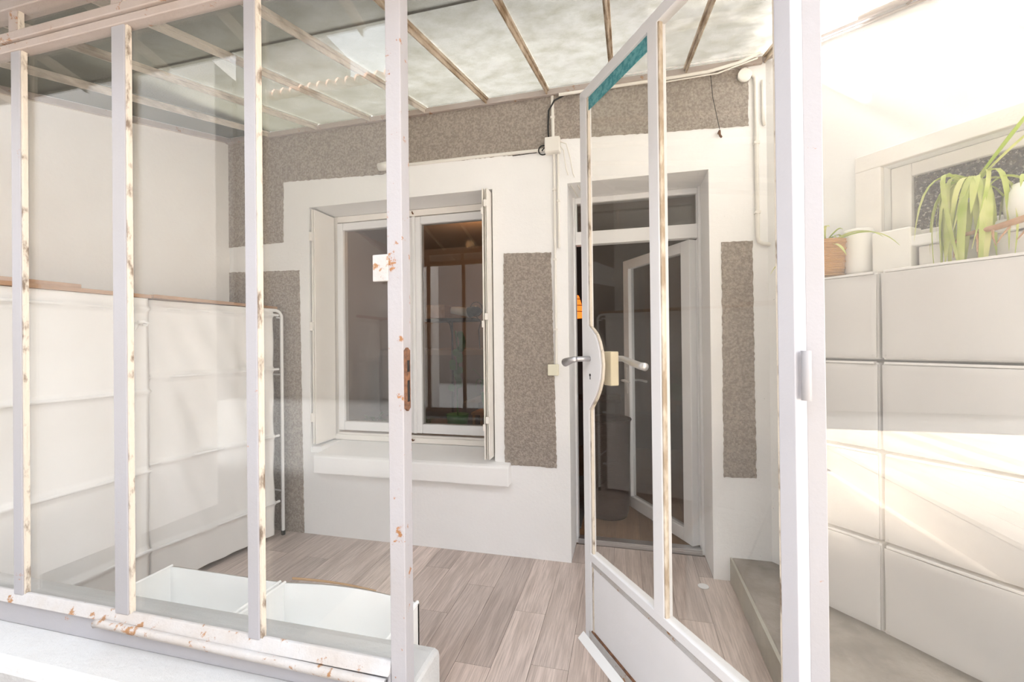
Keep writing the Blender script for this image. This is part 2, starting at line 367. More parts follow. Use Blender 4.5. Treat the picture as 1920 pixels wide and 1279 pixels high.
bx('window_sill', M['plaster_r'], wn, .521, 1.449, -.10, .10, 1.66, 1.70, bev=.006)
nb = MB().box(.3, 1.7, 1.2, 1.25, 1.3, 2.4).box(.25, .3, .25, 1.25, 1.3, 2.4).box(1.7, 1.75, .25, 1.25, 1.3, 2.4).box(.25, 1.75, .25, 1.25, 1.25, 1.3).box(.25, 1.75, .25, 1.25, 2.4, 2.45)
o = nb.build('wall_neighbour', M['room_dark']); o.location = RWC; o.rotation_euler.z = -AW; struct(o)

# veranda floor: vinyl oak planks, one object each
fl = struct(bx('floor', M['joint'], None, -2.79, .56, 1.15, 2.88, -.05, -.004), 'veranda floor of greige oak-look planks')
W = .1525; X0 = -.385
known = {0: [1.75], -1: [2.087, 1.25], -2: [1.695], -3: [2.257], -4: [1.99], -5: [2.383, 1.5], 1: [1.978], 2: [2.3, 1.5], 3: [1.75], -6: [1.80], 4: [2.2]}
for k in range(-16, 7):
    xa, xb = X0 + k * W, X0 + (k + 1) * W
    ya = 1.15; ys = [1.15] + sorted(known.get(k, [random.uniform(1.4, 2.4)])) + [2.62]
    xb2 = min(xb, .555); xa2 = max(xa, -2.79)
    if xa2 >= xb2: continue
    if -.32 < xa + .02 and xb2 < .5: ys[-1] = 2.865
    for a, b in zip(ys[:-1], ys[1:]):
        hx, hy = (xb2 - xa2) / 2, (b - a) / 2
        o = MB().box(-hx + .0008, hx - .0008, -hy + .0008, hy - .0008, -.004, 0).build('plank', M['floor'], fl)
        o.location = ((xa2 + xb2) / 2, (a + b) / 2, 0)
cf = MB().prism([(.545, 2.61), (.54, 1.155), (1.96, 1.155), (.74, 2.61)], 'z', 0, .13).build('concrete_step', M['concrete'], bev=.008)
tag(cf, 'raised bare concrete slab under the white shoe cabinets, beside the plank floor', 'step')
cp = MB().prism([(.530, 2.0), (.530, 1.2), (.545, 1.2), (.545, 2.61), (.535, 2.61)], 'z', 0, .127).build('riser', M['concrete_pale'], cf)
for xa, xb in ((-.321, -.2335), (.3785, .451)):
    o = MB().box((xa - xb) / 2, (xb - xa) / 2, -.12, .12, -.004, 0).build('plank', M['floor'], fl); o.location = ((xa + xb) / 2, 2.742, 0)
dr = MB().lathe([(.028, 0), (.027, .002), (.01, .003)], (.385, 2.52, 0), 20).build('floor_cap', M['pvc'])
tag(dr, 'small round white cap set in the plank floor by the house doorway', 'cap')

# low front wall
lw = MB().prism([(.80, .0), (1.15, .0), (1.15, .44), (1.135, .457), (1.11, .462), (.83, .462), (.81, .455), (.80, .44)], 'x', -2.79, -.51)
struct(lw.build('wall_front', M['lowwall'], None, .012), 'low cement wall under the glazed front, painted white')
rwl = MB().prism([(.80, .0), (1.15, .0), (1.15, .46), (.80, .46)], 'x', .36, 2.1)
o = struct(rwl.build('wall_front_right', M['lowwall'], None, .012))
ds = struct(bx('trim_1', M['concrete'], None, -.51, .36, .80, 1.15, 0, .22, bev=.01), 'door threshold of bare concrete')

# ------------------------------------------------------------ roof
RP = .2400374; RT = math.tan(RP)
def zr(y): return 2.80 + (y - YF) * RT
cl = thing('ceiling', 'lean-to veranda roof of dirty patterned glass between rusty bars', None, kind='structure')
BX = [-2.79, -2.421, -2.023, -1.615, -1.219, -.809, -.433, -.055, .34, .735, 1.13, 1.53, 1.93, 2.33]
def slab(x0, x1, y0, y1, dz0, dz1):
    return MB().prism([(y0, zr(y0) + dz0), (y1, zr(y1) + dz0), (y1, zr(y1) + dz1), (y0, zr(y0) + dz1)], 'x', x0, x1)
for i in range(len(BX) - 1):
    yend = YF if BX[i + 1] < .8 else YF - (BX[i + 1] - .74) * 1.19 + .1
    for a, b, lift in ((.63, 1.52, 0), (1.50, yend, .006)):
        if b > a: slab(BX[i] + .004, BX[i + 1] - .004, a, b, .012 + lift, .018 + lift).build('glass_panel', M['roofglass'], cl)
for i, x in enumerate(BX):
    yend = YF if x < .75 else YF - (x - .74) * 1.19
    bw = .013 if x > -1.3 else .009
    mb = slab(x - bw, x + bw, .64, yend, -.004, .012)
    mb.prism([(.64, zr(.64) - .024), (yend, zr(yend) - .024), (yend, zr(yend)), (.64, zr(.64))], 'x', x - .004, x + .004)
    mb.build('glazing_bar', M['bar_pale'] if x < -1.0 else M['bar'], cl, .0015)
bx('wall_plate', M['iron_pink'], cl, -2.79, .72, YF - .03, YF - .004, 2.765, 2.80, bev=.004)
bx('flashing', M['pvc'], cl, -.1, .72, YF - .05, YF - .045, 2.80, 2.86)
MB().prism([(.64, zr(.64) - .02), (YF, zr(YF) - .02), (YF, zr(YF) + .01), (.64, zr(.64) + .01)], 'x', -2.789, -2.765).build('edge_strip', M['iron_pink'], cl)
bx('front_beam', M['iron_pink'], cl, -2.79, 2.1, YD - .01, YD + .04, zr(YD) - .055, zr(YD) - .005, bev=.003)
# strip along the right wall
sm = MB(); P1 = rw(.0, .02, 2.79); P2 = rw(1.9, .02, 2.79 - 1.9 * .766 * RT)
sm.tube([P1, P2], .014, 8); sm.tube([rw(0.1, .012, 2.745), rw(1.9, .012, 2.745 - 1.8 * .766 * RT)], .006, 8); sm.build('side_strip', M['iron_pink'], cl)

# ------------------------------------------------------------ glazed front
gp = thing('glazed_partition', 'white painted iron glazed screen with rust spots, standing on the low wall', 'partition', (0, 0, 0))
def mull(xa, xb, z0=.55, z1=2.213, m='iron', d=.026, front=YD):
    o = MB().box(xa, xb, front, front + .014, z0, z1).box((xa + xb) / 2 - .004, (xa + xb) / 2 + .004, front + .014, front + d, z0, z1).build('mullion', M[m], gp, .0015)
    MB().box(xb, xb + .007, front + .004, front + .016, z0, z1).build('putty_strip', M['putty'], gp)
    return o
for a, b in ((-2.26, -2.22), (-1.818, -1.780), (-1.403, -1.355), (-.945, -.911)): mull(a, b)
for a, b in ((-1.405, -1.365), (-1.828, -1.793), (-2.26, -2.22), (-.945, -.911)): mull(a, b, 2.26, 2.345, 'iron_pink')
bx('post', M['iron_post'], gp, -.539, -.500, YD, YD + .04, .40, 2.345, bev=.002)
bx('post', M['iron'], gp, .324, .357, YD, YD + .04, .2, 2.345, bev=.002)
bx('post', M['iron'], gp, 1.55, 1.60, YD, YD + .04, .46, 2.345, bev=.002)
MB().box(-2.79, -.54, YD - .012, YD + .03, 2.236, 2.262).box(-2.79, -.54, YD - .004, YD + .03, 2.209, 2.233).build('transom_rail', M['iron_pink'], gp, .0025)
MB().box(-.50, .324, YD - .012, YD + .03, 2.205, 2.262).build('door_head', M['iron_pink'], gp, .0025)
MB().box(.357, 1.6, YD - .012, YD + .03, 2.209, 2.262).build('transom_rail', M['iron_pink'], gp, .0025)
MB().box(-2.79, -.54, YD - .002, YD + .035, .462, .535).build('bottom_rail', M['iron'], gp, .004)
MB().prism([(YD - .012, .530), (YD + .014, .530), (YD + .014, .556), (YD + .006, .556)], 'x', -2.79, -.54).build('sill_strip', M['iron_rusty'], gp, .002)
MB().tube([(-1.455, YD - .014, .522), (-1.43, YD - .016, .527), (-.545, YD - .016, .517)], .0115, 8).build('drip_bead', M['iron_rusty'], gp)
bx('bottom_rail', M['iron'], gp, .357, 1.6, YD, YD + .035, .46, .55, bev=.004)
def pane(xa, xb, za, zb, m='pane'): return bx('pane', M[m], gp, xa, xb, YD + .018, YD + .022, za, zb)
for a, b in ((-2.79, -2.24), (-2.24, -1.799), (-1.799, -1.379), (-1.379, -.928), (-.928, -.54)): pane(a, b, .54, 2.22)
for a, b in ((-2.79, -2.24), (-2.24, -1.81), (-1.81, -1.385), (-1.385, -.928), (-.928, -.54)): pane(a, b, 2.25, 2.345)
pane(.355, 1.55, .54, 2.22, 'pane_right')
MB().box(-.575, -.535, YD - .004, YD + .004, 1.448, 1.511).build('welded_plate', M['iron_rusty'], gp, .002)
sp = MB(); sp.prism([(YD + .004, 1.15), (YD + .014, 1.143), (YD + .024, 1.15), (YD + .024, 1.285), (YD + .014, 1.292), (YD + .004, 1.285)], 'x', -.500, -.494)
spo = sp.build('strike_plate', M['rusty'], gp)
MB().box(-.495, -.4935, YD + .009, YD + .020, 1.165, 1.215).box(-.495, -.4935, YD + .009, YD + .020, 1.235, 1.262).build('latch_slot', M['dark'], spo)

# ------------------------------------------------------------ open glazed iron door
dl = thing('door_1', 'white iron glass door standing open on the courtyard side, lever handle and kick panel', 'door', (.3007, .912, 0), math.radians(124), kind='structure')
T = -.030
def dbx(name, m, s0, s1, z0, z1, y0=T, y1=0, bev=.002): return bx(name, M[m], dl, s0, s1, y0, y1, z0, z1, bev=bev)
dbx('hinge_stile', 'hinge_tone', .0, .035, .27, 2.18)
st = [(.802, .27), (.802, 2.18), (.760, 2.145), (.760, 1.356), (.738, 1.343), (.715, 1.325), (.699, 1.300), (.686, 1.266), (.680, 1.224), (.686, 1.178), (.702, 1.140), (.722, 1.110), (.742, 1.088), (.760, 1.066), (.760, .27)]
MB().prism(st, 'y', T * .45, 0).box(.772, .802, T, T * .45, .27, 2.15).build('lock_stile', M['door_paint'], dl, .0015)
MB().prism([(p[0] - .010, p[1]) for p in st[2:15]] + [(p[0] - .002, p[1]) for p in reversed(st[2:15])], 'y', -.012, -.004).build('putty_strip', M['putty'], dl)
dbx('top_rail', 'door_paint', .03, .80, 2.145, 2.180)
dbx('middle_stile', 'door_paint', .378, .419, .57, 2.15)
dbx('putty_strip', 'putty_dark', .372, .379, .57, 2.15, -.016, -.003)
dbx('putty_strip', 'putty', .035, .041, .57, 2.15, -.016, -.003)
dbx('lock_rail', 'door_paint', .03, .765, .545, .572)
dbx('bead', 'iron_rusty', .03, .765, .525, .545, -.02, -.004)
dbx('kick_panel', 'door_paint', .03, .768, .305, .53, -.014, -.006)
dbx('rust_seam', 'rusty', .03, .775, .300, .306, -.016, .000)
dbx('bottom_rail', 'iron_rusty', .03, .775, .27, .30, -.028, .002)
MB().prism([(.0, .27), (.022, .252), (.026, .256), (.003, .276)], 'x', .0, .812).build('weather_strip', M['white_metal'], dl, .001)
for a, b in ((.378, .762), (.03, .378)): dbx('pane', 'pane_dusty', a + .001, b, .56, 2.16, -.012, -.008, 0)
dbx('teal_film', 'teal', .421, .752, 2.098, 2.143, -.0076, -.0066, 0)
# lever, outer side
def lever(sy, name='lever'):
    y = lambda v: sy * v
    mb = MB().tube([(.752, y(.0), 1.243), (.752, y(.045), 1.243)], .009, 12)
    def g(u, v):
        a = 2 * PI * v; L = -.13 * u * (1 if sy > 0 else 1)
        h = .009 + .008 * u; t = .006
        return (.758 + L, y(.045) + t * math.sin(a) * sy, 1.243 - .012 * u + h * math.cos(a) - .010 * u * u)
    mb.grid(10, 14, g); return mb
lo = MB().tube([(.752, 0, 1.243), (.752, .05, 1.243)], .009, 12).tube([(.752, .05, 1.243), (.775, .055, 1.240), (.822, .058, 1.229)], [.010, .011, .015], 12).build('outer_lever', M['steel'], dl)
MB().tube([(.722, -.03, 1.243), (.722, -.085, 1.243)], .009, 12).tube([(.722, -.085, 1.243), (.69, -.092, 1.243), (.66, -.095, 1.235), (.60, -.097, 1.222), (.575, -.097, 1.220)], [.010, .010, .011, .012, .013], 12).build('inner_lever', M['steel'], dl)
kh = MB().lathe([(.004, 0), (.004, .001)], (0, 0, 0), 12); 
k2 = MB().prism([(.749 + .005 * math.cos(a * PI / 6), 1.187 + .005 * math.sin(a * PI / 6)) for a in range(12)], 'y', .0, .0012).box(.7465, .7505, 0, .0012, 1.172, 1.186)
k2.build('keyhole', M['dark'], dl)
dbx('lock_case', 'lockcase', .668, .712, 1.155, 1.268, -.062, -.031, .003)
for z in (1.235,): 
    MB().tube([(-.012, -.012, z - .045), (-.012, -.012, z + .045)], .0085, 12).build('hinge_barrel', M['iron'], dl)
MB().tube([(-.012, -.012, .32), (-.012, -.012, .41)], .0085, 12).build('hinge_barrel', M['iron'], dl)

# ------------------------------------------------------------ house window
w1 = thing('window_1', 'white two-casement window in the house wall above a thick sill', None, (0, 0, 0), kind='structure')
YW = 2.855
MB().box(-2.10, -2.062, YW, YW + .07, .60, 2.25).box(-.82, -.785, YW, YW + .07, .60, 2.25).box(-2.062, -.82, YW, YW + .07, 2.205, 2.25).box(-2.062, -.82, YW, YW + .07, .60, .655).build('frame', M['cream_pvc'], w1, .004)
def sash(xa, xb, l, r, m):
    s = MB().box(xa, xa + l, YW - .012, YW + .05, .672, 2.197).box(xb - r, xb, YW - .012, YW + .05, .672, 2.197)
    s.box(xa + l, xb - r, YW - .012, YW + .05, .672, .738).box(xa + l, xb - r, YW - .012, YW + .05, 2.143, 2.197)
    so = s.build('casement', M[m], w1, .006)
    bx('pane', M['win'], so, xa + l - .003, xb - r + .003, YW + .01, YW + .014, .736, 2.145)
    return so
sash(-2.058, -1.436, .049, .048, 'pvc'); sash(-1.434, -.812, .049, .049, 'pvc')
bx('astragal', M['pvc'], w1, -1.447, -1.423, YW - .024, YW - .012, .672, 2.197, bev=.004)
MB().prism([(2.535, .442), (2.61, .442), (2.86, .56), (2.86, .604), (2.56, .566), (2.535, .556)], 'x', -2.035, -.682).build('window_sill', M['plaster'], w1, .008)
MB().box(-2.11, -2.035, YF + .01, 2.86, .5, .60).build('sill_end', M['plaster'], w1)
MB().box(-2.105, -.79, YW - .02, YW + .0, .604, .642).build('drip_rail', M['cream_pvc'], w1, .004)
for z, yy in ((.625, YW - .04), (2.222, YW - .01)):
    MB().tube([(-1.445, yy + .02, z), (-1.445, yy, z), (-1.445, yy - .008, z + .012)], .005, 8).build('catch', M['rusty'], w1)

# folding steel shutters
sl = thing('folding_shutter', 'cream steel folding shutter folded back at the left side of the house window', 'shutter', (-2.085, 0, 0))
bx('panel', M['shutter'], sl, 0, .008, 2.625, 2.84, .615, 2.24, bev=.002)
bx('panel', M['shutter'], sl, -.011, -.003, 2.615, 2.83, .615, 2.24, bev=.002)
for z in (2.05, 1.43, .8): MB().box(-.02, .001, 2.60, 2.625, z - .03, z + .03).build('hinge', M['shutter'], sl, .003)
sr_ = thing('folding_shutter', 'cream steel folding shutter pack standing at the right side of the house window', 'shutter', (-.79, 0, 0))
for k in range(3):
    x = -.038 + k * .0135
    bx('panel', M['shutter'], sr_, x, x + .007, 2.53 + .012 * (k % 2), 2.84, .60, 2.235, bev=.002)
for z in (2.12, 1.44, .82):
    MB().box(-.040, -.026, 2.512, 2.53, z - .045, z - .005).build('hinge', M['shutter'], sr_, .003)
    MB().box(-.022, -.002, 2.512, 2.53, z + .0, z + .04).build('hinge', M['shutter'], sr_, .003)

# ------------------------------------------------------------ house doorway
d2 = thing('door_2', 'white glazed house door open inwards under a glass transom light', None, (0, 0, 0), kind='structure')
YH = 2.90
MB().box(-.322, -.308, YH - .02, YH + .06, .0, 2.24).box(.437, .452, YH - .02, YH + .06, 0, 2.24).box(-.308, .437, YH, YH + .06, 2.205, 2.24).box(-.308, .437, YH, YH + .06, 1.935, 2.02).box(-.308, -.298, YH + .0, YH + .05, 2.02, 2.205).box(.43, .437, YH, YH + .05, 2.02, 2.205).build('frame', M['pvc'], d2, .003)
bx('transom_pane', M['win'], d2, -.30, .432, YH + .02, YH + .026, 2.018, 2.208)
MB().box(-.308, .437, YH - .03, YH + .06, .0, .022).box(-.308, .437, YH - .03, YH - .01, .022, .034).build('threshold', M['steel'], d2, .002)
lf = D.objects.new('door_leaf', None); COL.objects.link(lf); lf.parent = d2; lf.location = (.432, 2.945, 0); lf.rotation_euler.z = math.atan2(.663, -.402)
MB().box(0, .085, 0, .05, .03, 1.93).box(.70, .775, 0, .05, .03, 1.93).box(.085, .70, 0, .05, .03, .115).box(.085, .70, 0, .05, 1.86, 1.93).box(-.01, .03, -.012, 0, .03, 1.93).box(.76, .79, -.004, .02, .028, 1.935).build('leaf_frame', M['pvc'], lf, .004)
bx('leaf_pane', M['win'], lf, .083, .702, .02, .026, .113, 1.862)
hh = MB().box(.722, .752, .05, .058, .90, 1.10).tube([(.737, .055, 1.0), (.737, .095, 1.0)], .009, 10).tube([(.737, .095, 1.0), (.70, .10, 1.0), (.62, .10, .995)], .009, 10)
hh.build('door_handle', M['white_metal'], lf)
MB().box(.722, .752, -.008, 0, .90, 1.10).tube([(.737, -.005, 1.0), (.737, -.045, 1.0)], .009, 10).tube([(.737, -.045, 1.0), (.70, -.05, 1.0), (.62, -.05, .995)], .009, 10).build('door_handle', M['white_metal'], lf)

# ------------------------------------------------------------ room behind
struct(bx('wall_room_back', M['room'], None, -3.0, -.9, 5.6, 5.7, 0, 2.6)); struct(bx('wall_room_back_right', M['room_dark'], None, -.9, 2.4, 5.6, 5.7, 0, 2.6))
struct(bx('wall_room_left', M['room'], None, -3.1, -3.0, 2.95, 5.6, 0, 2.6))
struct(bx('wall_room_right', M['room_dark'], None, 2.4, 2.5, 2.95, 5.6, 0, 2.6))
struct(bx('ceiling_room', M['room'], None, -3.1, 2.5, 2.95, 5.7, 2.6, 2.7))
rf = struct(bx('floor_room', M['joint'], None, -3.1, 2.5, 2.88, 5.7, -.06, -.004))
for k in range(-6, 9):
    for a, b in ((2.885, 4.2), (4.2, 5.6)):
        x = k * .16; o = MB().box(-.0795, .0795, -(b - a) / 2 + .001, (b - a) / 2 - .001, -.004, .0).build('plank', M['room_floor'], rf); o.location = (x, (a + b) / 2, 0)
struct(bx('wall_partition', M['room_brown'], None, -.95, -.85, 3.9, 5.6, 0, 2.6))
pl = thing('pendant_lamp', 'glowing amber pendant lamp seen through the gap of the house doorway', 'lamp', (-.50, 4.4, 0))
MB().lathe([(.02, .20), (.06, .18), (.085, .10), (.098, .02), (.105, -.04), (.10, -.04), (.092, .02), (.08, .10), (.055, .165), (.018, .19)], (0, 0, 1.58), 24).build('lamp_shade', mat('amber_shade', (.75, .30, .08), .5, emit=(1, .20, .02, .5)), pl)
for z in (1.60, 1.66, 1.72): MB().tube([(.102 * math.cos(a * PI / 12), .102 * math.sin(a * PI / 12), z) for a in range(25)], .004, 6).build('shade_ring', M['dkwicker'], pl)
MB().tube([(0, 0, 1.79), (0, 0, 2.6)], .004, 6).build('cord', M['black'], pl)
MB().lathe([(.004, .05), (.02, .045), (.032, .02), (.03, -.01), (.01, -.03)], (0, 0, 1.64), 16).build('bulb', mat('bulb', (1, .8, .5), .3, emit=(1, .55, .2, 3)), pl)
lp = D.lights.new('room_fill_light', 'POINT'); lp.energy = 7; lp.color = (1, .55, .25); lp.shadow_soft_size = .05
lo_ = D.objects.new('room_fill_light', lp); COL.objects.link(lo_); lo_.location = (-1.5, 4.2, 2.3)  # added fill for the window side of the room, apart from the pendant
tb = thing('side_table', 'dark wooden side table deep in the room behind the doorway', 'table', (-.35, 4.5, 0))
MB().box(-.35, .3, -.2, .2, .72, .75).build('table_top', M['dkwicker'], tb, .004)
for x in (-.32, .27):
    for y in (-.17, .17): bx('leg', M['dkwicker'], tb, x - .02, x + .02, y - .02, y + .02, 0, .72)
bk = thing('laundry_basket', 'dark brown round wicker basket just inside the house doorway', 'basket', (-.135, 3.42, 0))
MB().lathe([(.135, 0), (.15, .05), (.165, .70), (.172, .72), (.160, .72), (.15, .66), (.13, .08), (.02, .07)], seg=32).build('basket_body', M['dkwicker'], bk)
MB().tube([(.166 * math.cos(a * PI / 12), .166 * math.sin(a * PI / 12), .72) for a in range(25)], .009, 8).build('rim', M['dkwicker'], bk)
mt = tag(MB().box(-.62, -.315, 3.1, 4.3, .0, .012).build('door_mat', mat('grey_rug', (.12, .125, .13), .95, (.09, .09, .10), 40), None, .003), 'dark grey rug on the room floor behind the doorway', 'rug')

# things seen in the house window
shf = thing('wall_shelf', 'small dark wooden shelf on bracket, seen through the right casement', 'shelf', (-1.42, 3.55, 1.50))
MB().box(-.24, .20, -.12, .12, -.012, .012).build('shelf_board', M['dkwicker'], shf, .003)
MB().tube([(-.02, 0, -.012), (-.02, 0, -.22)], .008, 8).tube([(-.02, -.10, -.015), (-.02, -.05, -.03), (-.02, 0, -.12)], .006, 8).build('bracket', M['black'], shf)
MB().tube([(-.02, 0, -.22), (-.02, .0, -1.5)], .010, 8).build('upright', M['dkwicker'], shf)
bxo = tag(MB().box(-1.64, -1.47, 3.46, 3.62, 1.513, 1.63).build('wooden_box', M['board'], None, .004), 'brown wooden box on the shelf seen through the house window', 'box')
hd = thing('hair_dryer', 'pale cylindrical appliance with a black coiled cable on the shelf behind the window', 'appliance', (-1.33, 3.52, 1.555))
MB().tube([(-.10, 0, .03), (-.02, 0, .02), (.06, -.01, .005)], [.030, .036, .040], 14).build('appliance_body', M['white_box'], hd)
MB().tube([(.06, -.01, .005), (.13, -.02, .02), (.16, -.02, .0)], [.045, .04, .03], 14).build('nozzle', M['black'], hd)
MB().tube([(.13 + .055 * math.cos(a * .5), -.03, .03 + .06 * math.sin(a * .5)) for a in range(13)], .004, 6).tube([(.13, -.03, -.03), (.17, -.03, -.08), (.15, -.03, -.15), (.16, -.03, -.3)], .004, 6).build('cable', M['black'], hd)
rd = struct(bx('wall_room_panel', M['room_or'], None, -1.10, -.86, 3.75, 3.85, 0, 2.6))
def blade(mb, base, az, L, w0, rise, droop, seg=9, curl=0.):
    """one arching strap leaf: a V-shaped ribbon with thickness"""
    d = Vector((math.cos(az), math.sin(az), 0)); side = Vector((-math.sin(az), math.cos(az), 0)); b = Vector(base)
    def g(u, v):
        r = L * (u - .25 * u * u * droop * .5); z = L * (rise * u - droop * u * u)
        wd = w0 * (.55 + 1.0 * u) * (1 - u ** 3) if u < .98 else w0 * .05
        s = (v - .5) * 2
        return b + d * r * (1 - .35 * droop * u) + Vector((0, 0, z)) + side * (s * wd * .5 + curl * u * u * L) + Vector((0, 0, abs(s) * wd * .22))
    mb.grid(seg, 2, g, (0, 0, -.0012)); return mb
def foliage(parent, m, n, base, L, w0, rise, droop, az0=0, az1=2 * PI, spread=.01):
    for k in range(n):
        az = az0 + (az1 - az0) * (k + random.random() * .7) / n
        b = (base[0] + random.uniform(-spread, spread), base[1] + random.uniform(-spread, spread), base[2])
        blade(MB(), b, az, random.uniform(*L), random.uniform(*w0), random.uniform(*rise), random.uniform(*droop), curl=random.uniform(-.28, .28)).build('leaf', m, parent)
ps = thing('plant_stand', 'slim dark plant stand behind the right casement of the window', 'stand', (-1.10, 3.62, 0))
MB().box(-.16, .16, -.12, .12, .70, .72).build('table_top', M['board'], ps, .003)
for x in (-.14, .14):
    for y in (-.1, .1): bx('leg', M['board'], ps, x - .01, x + .01, y - .01, y + .01, 0, .70)
sp1 = thing('spider_plant', 'dark spider plant on the stand inside the house window', 'plant', (-1.12, 3.62, .72))
MB().lathe([(.06, 0), (.08, .10), (.085, .16), (.075, .16), (.07, .10), (.01, .14)], seg=20).build('pot', M['green'], sp1)
foliage(sp1, M['leaf_dk'], 16, (0, 0, .15), (.22, .34), (.014, .02), (1.0, 1.7), (.9, 1.6))
tp = thing('trailing_plant', 'round leaved trailing plant climbing a stake beside the shelf inside the window', 'plant', (-1.30, 3.30, 0))
MB().tube([(0, 0, 1.0), (.01, 0, 1.2), (-.01, 0, 1.4)], .006, 6).tube([(.0, 0, .72), (0, 0, 1.0)], .006, 6).build('stem', M['leaf_dk'], tp)
MB().lathe([(.07, 0), (.09, .14), (.08, .14), (.02, .12)], (0, 0, .60), 18).build('pot', M['green'], tp)
MB().box(-.1, .1, -.1, .1, .58, .60).box(-.09, -.07, -.09, -.07, 0, .58).box(.07, .09, .07, .09, 0, .58).box(-.09, -.07, .07, .09, 0, .58).box(.07, .09, -.09, -.07, 0, .58).build('pot_stand', M['board'], tp)
for k in range(16):
    z = .95 + k * .028; a = random.uniform(0, 6.28); r = random.uniform(.03, .055); c = Vector((.045 * math.cos(a), .045 * math.sin(a), z))
    MB().prism([(c.x + .028 * math.cos(t * PI / 5), c.z + .030 * math.sin(t * PI / 5)) for t in range(10)], 'y', c.y - .001, c.y + .001).build('leaf', M['leaf_dk'], tp)
for nm, lb, x, y, z0, n in (('bushy_plant', 'low dark bushy plant at the bottom of the left casement', -1.92, 3.15, .62, 60), ('bushy_plant', 'bushy green plant beside the first one, next to the window centre', -1.58, 3.15, .62, 50)):
    bp_ = thing(nm, lb, 'plant', (x, y, 0))
    MB().box(-.12, .12, -.1, .1, .50, .60).box(-.1, -.07, -.08, -.05, 0, .5).box(.07, .1, .05, .08, 0, .5).box(-.1, -.07, .05, .08, 0, .5).box(.07, .1, -.08, -.05, 0, .5).build('planter', M['dkwicker'], bp_)
    mb = MB()
    for k in range(n):
        blade(mb, (random.uniform(-.1, .1), random.uniform(-.06, .06), z0 + random.uniform(-.02, .08)), random.uniform(0, 6.28), random.uniform(.05, .12), .02, random.uniform(.4, 1.6), .8, 4)
    mb.build('foliage', M['leaf_dk'], bp_)['kind'] = 'stuff'
so = thing('sofa', 'greyish sofa shape in the dim room behind the left casement', 'sofa', (-2.3, 4.4, 0))
gs = mat('grey_blanket', (.20, .165, .145), .9)
MB().box(-.55, .9, -.4, .4, .0, .45).build('seat', gs, so, .05); MB().box(-.55, .9, .25, .45, .45, 1.25).build('backrest', gs, so, .08); MB().box(.75, .95, -.4, .4, .3, .75).build('armrest', gs, so, .06)

# ------------------------------------------------------------ canvas covered shelving on the left
XW = -2.345
def wardrobe(name, label, y0, y1, zs, fold, top):
    t = thing(name, label, 'wardrobe', (XW, (y0 + y1) / 2, 0), group=None)
    h = (y1 - y0) / 2
    def surf(u, v):
        y = -h + u * 2 * h; z = .03 + v * (top - .03)
        if u > .985: z = z
        x = 0
        for k, zz in enumerate(zs):
            x += .018 * math.exp(-((z - zz) / .010) ** 2)
        d = min(abs(z - zz) for zz in zs); x -= .016 * min(1, d / .18) * (1 - abs(2 * u - 1) ** 4)
        if fold:
            q = (y * 1.0 + z * .45); x += .026 * math.sin(q * 17 + 1.5 * math.sin(z * 4)) * max(0, 1 - abs(z - .75) / .75) * min(1, 4 * u) * min(1, 4 * (1 - u))
            x += .004 * math.sin(q * 41)
        else: x += .004 * math.sin(y * 7 + z * 3) + .003 * math.sin(y * 23 + 2 * z)
        x -= .04 * max(0, (abs(2 * u - 1) - .975) / .025)
        return (x, y, z)
    c = MB().grid(70, 110, surf, (-.003, 0, 0))
    c.build('canvas_cover', M['fabric'], t)
    MB().box(-.40, -.03, -h + .01, -h + .014, .03, top - .02).box(-.40, -.03, h - .014, h - .01, .03, top - .02).box(-.40, -.02, -h + .01, h - .01, top - .022, top - .018).build('side_cloth', M['fabric'], t)
    for zz in zs:
        MB().tube([(.006, -h + .01, zz), (.006, h + (.022 if fold else -.01), zz)], .0085, 10).build('shelf_rail', M['white_metal'], t)
    return t, h
wt1, h1 = wardrobe('canvas_wardrobe', 'canvas covered shelving unit nearest the glazed front, flat cover', .60, 1.728, (1.49, 1.075, .672, .27), False, 1.545)
wt2, h2 = wardrobe('canvas_wardrobe', 'canvas covered shelving unit next to the house wall, cover hanging in diagonal folds', 1.735, 2.495, (1.505, 1.14, .69, .245), True, 1.545)
wt2.rotation_euler.z = math.radians(-8)
kn = MB().tube([(.012 + .0, 0, 0), (.03, .012, .006), (.034, .030, 0), (.022, .034, -.010), (.012, .018, -.006)], [.012, .007, .006, .006, .008], 8).tube([(.012, -.01, -.004), (.02, -.016, -.02), (.016, -.020, -.036)], [.008, .007, .004], 8).build('knot', M['fabric'], wt1); kn.location = (.0, 1.66 - 1.164, 1.42)
fr = MB().tube([(-.01, h2 - .10, 1.538), (-.01, h2 + .02, 1.538), (-.01, h2 + .045, 1.528), (-.01, h2 + .058, 1.510), (-.01, h2 + .062, 1.50), (-.01, h2 + .062, .03)], .011, 12)
MB().tube([(-.38, h2 - .0, 1.538), (-.38, h2 + .045, 1.528), (-.38, h2 + .062, 1.50), (-.38, h2 + .062, .03)], .011, 12).build('tube_frame', M['white_metal'], wt2)
fr.tube([(-.01, h2 + .062, 1.49), (-.01, h2 + .02, 1.49)], .005, 8)
fr.build('tube_frame', M['white_metal'], wt2)
for z in (.3, 1.1): MB().tube([(-.38, h2 + .062, z), (-.01, h2 + .062, z)], .006, 8).build('end_rail', M['white_metal'], wt2)
for x in (-.01, -.38): MB().tube([(x, h2 + .062, .0), (x, h2 + .062, .03)], .013, 12).build('foot', M['black'], wt2)
for x, y in ((-.02, -h1 + .03), (-.02, h1 - .02), (-.38, -h1 + .03), (-.38, h1 - .03)): MB().tube([(x, y, 0), (x, y, 1.5)], .011, 12).build('upright_tube', M['white_metal'], wt1)
for x in (-.03, -.38): MB().tube([(x, -h2 + .03, 0), (x, -h2 + .03, 1.5)], .011, 12).build('upright_tube', M['white_metal'], wt2)
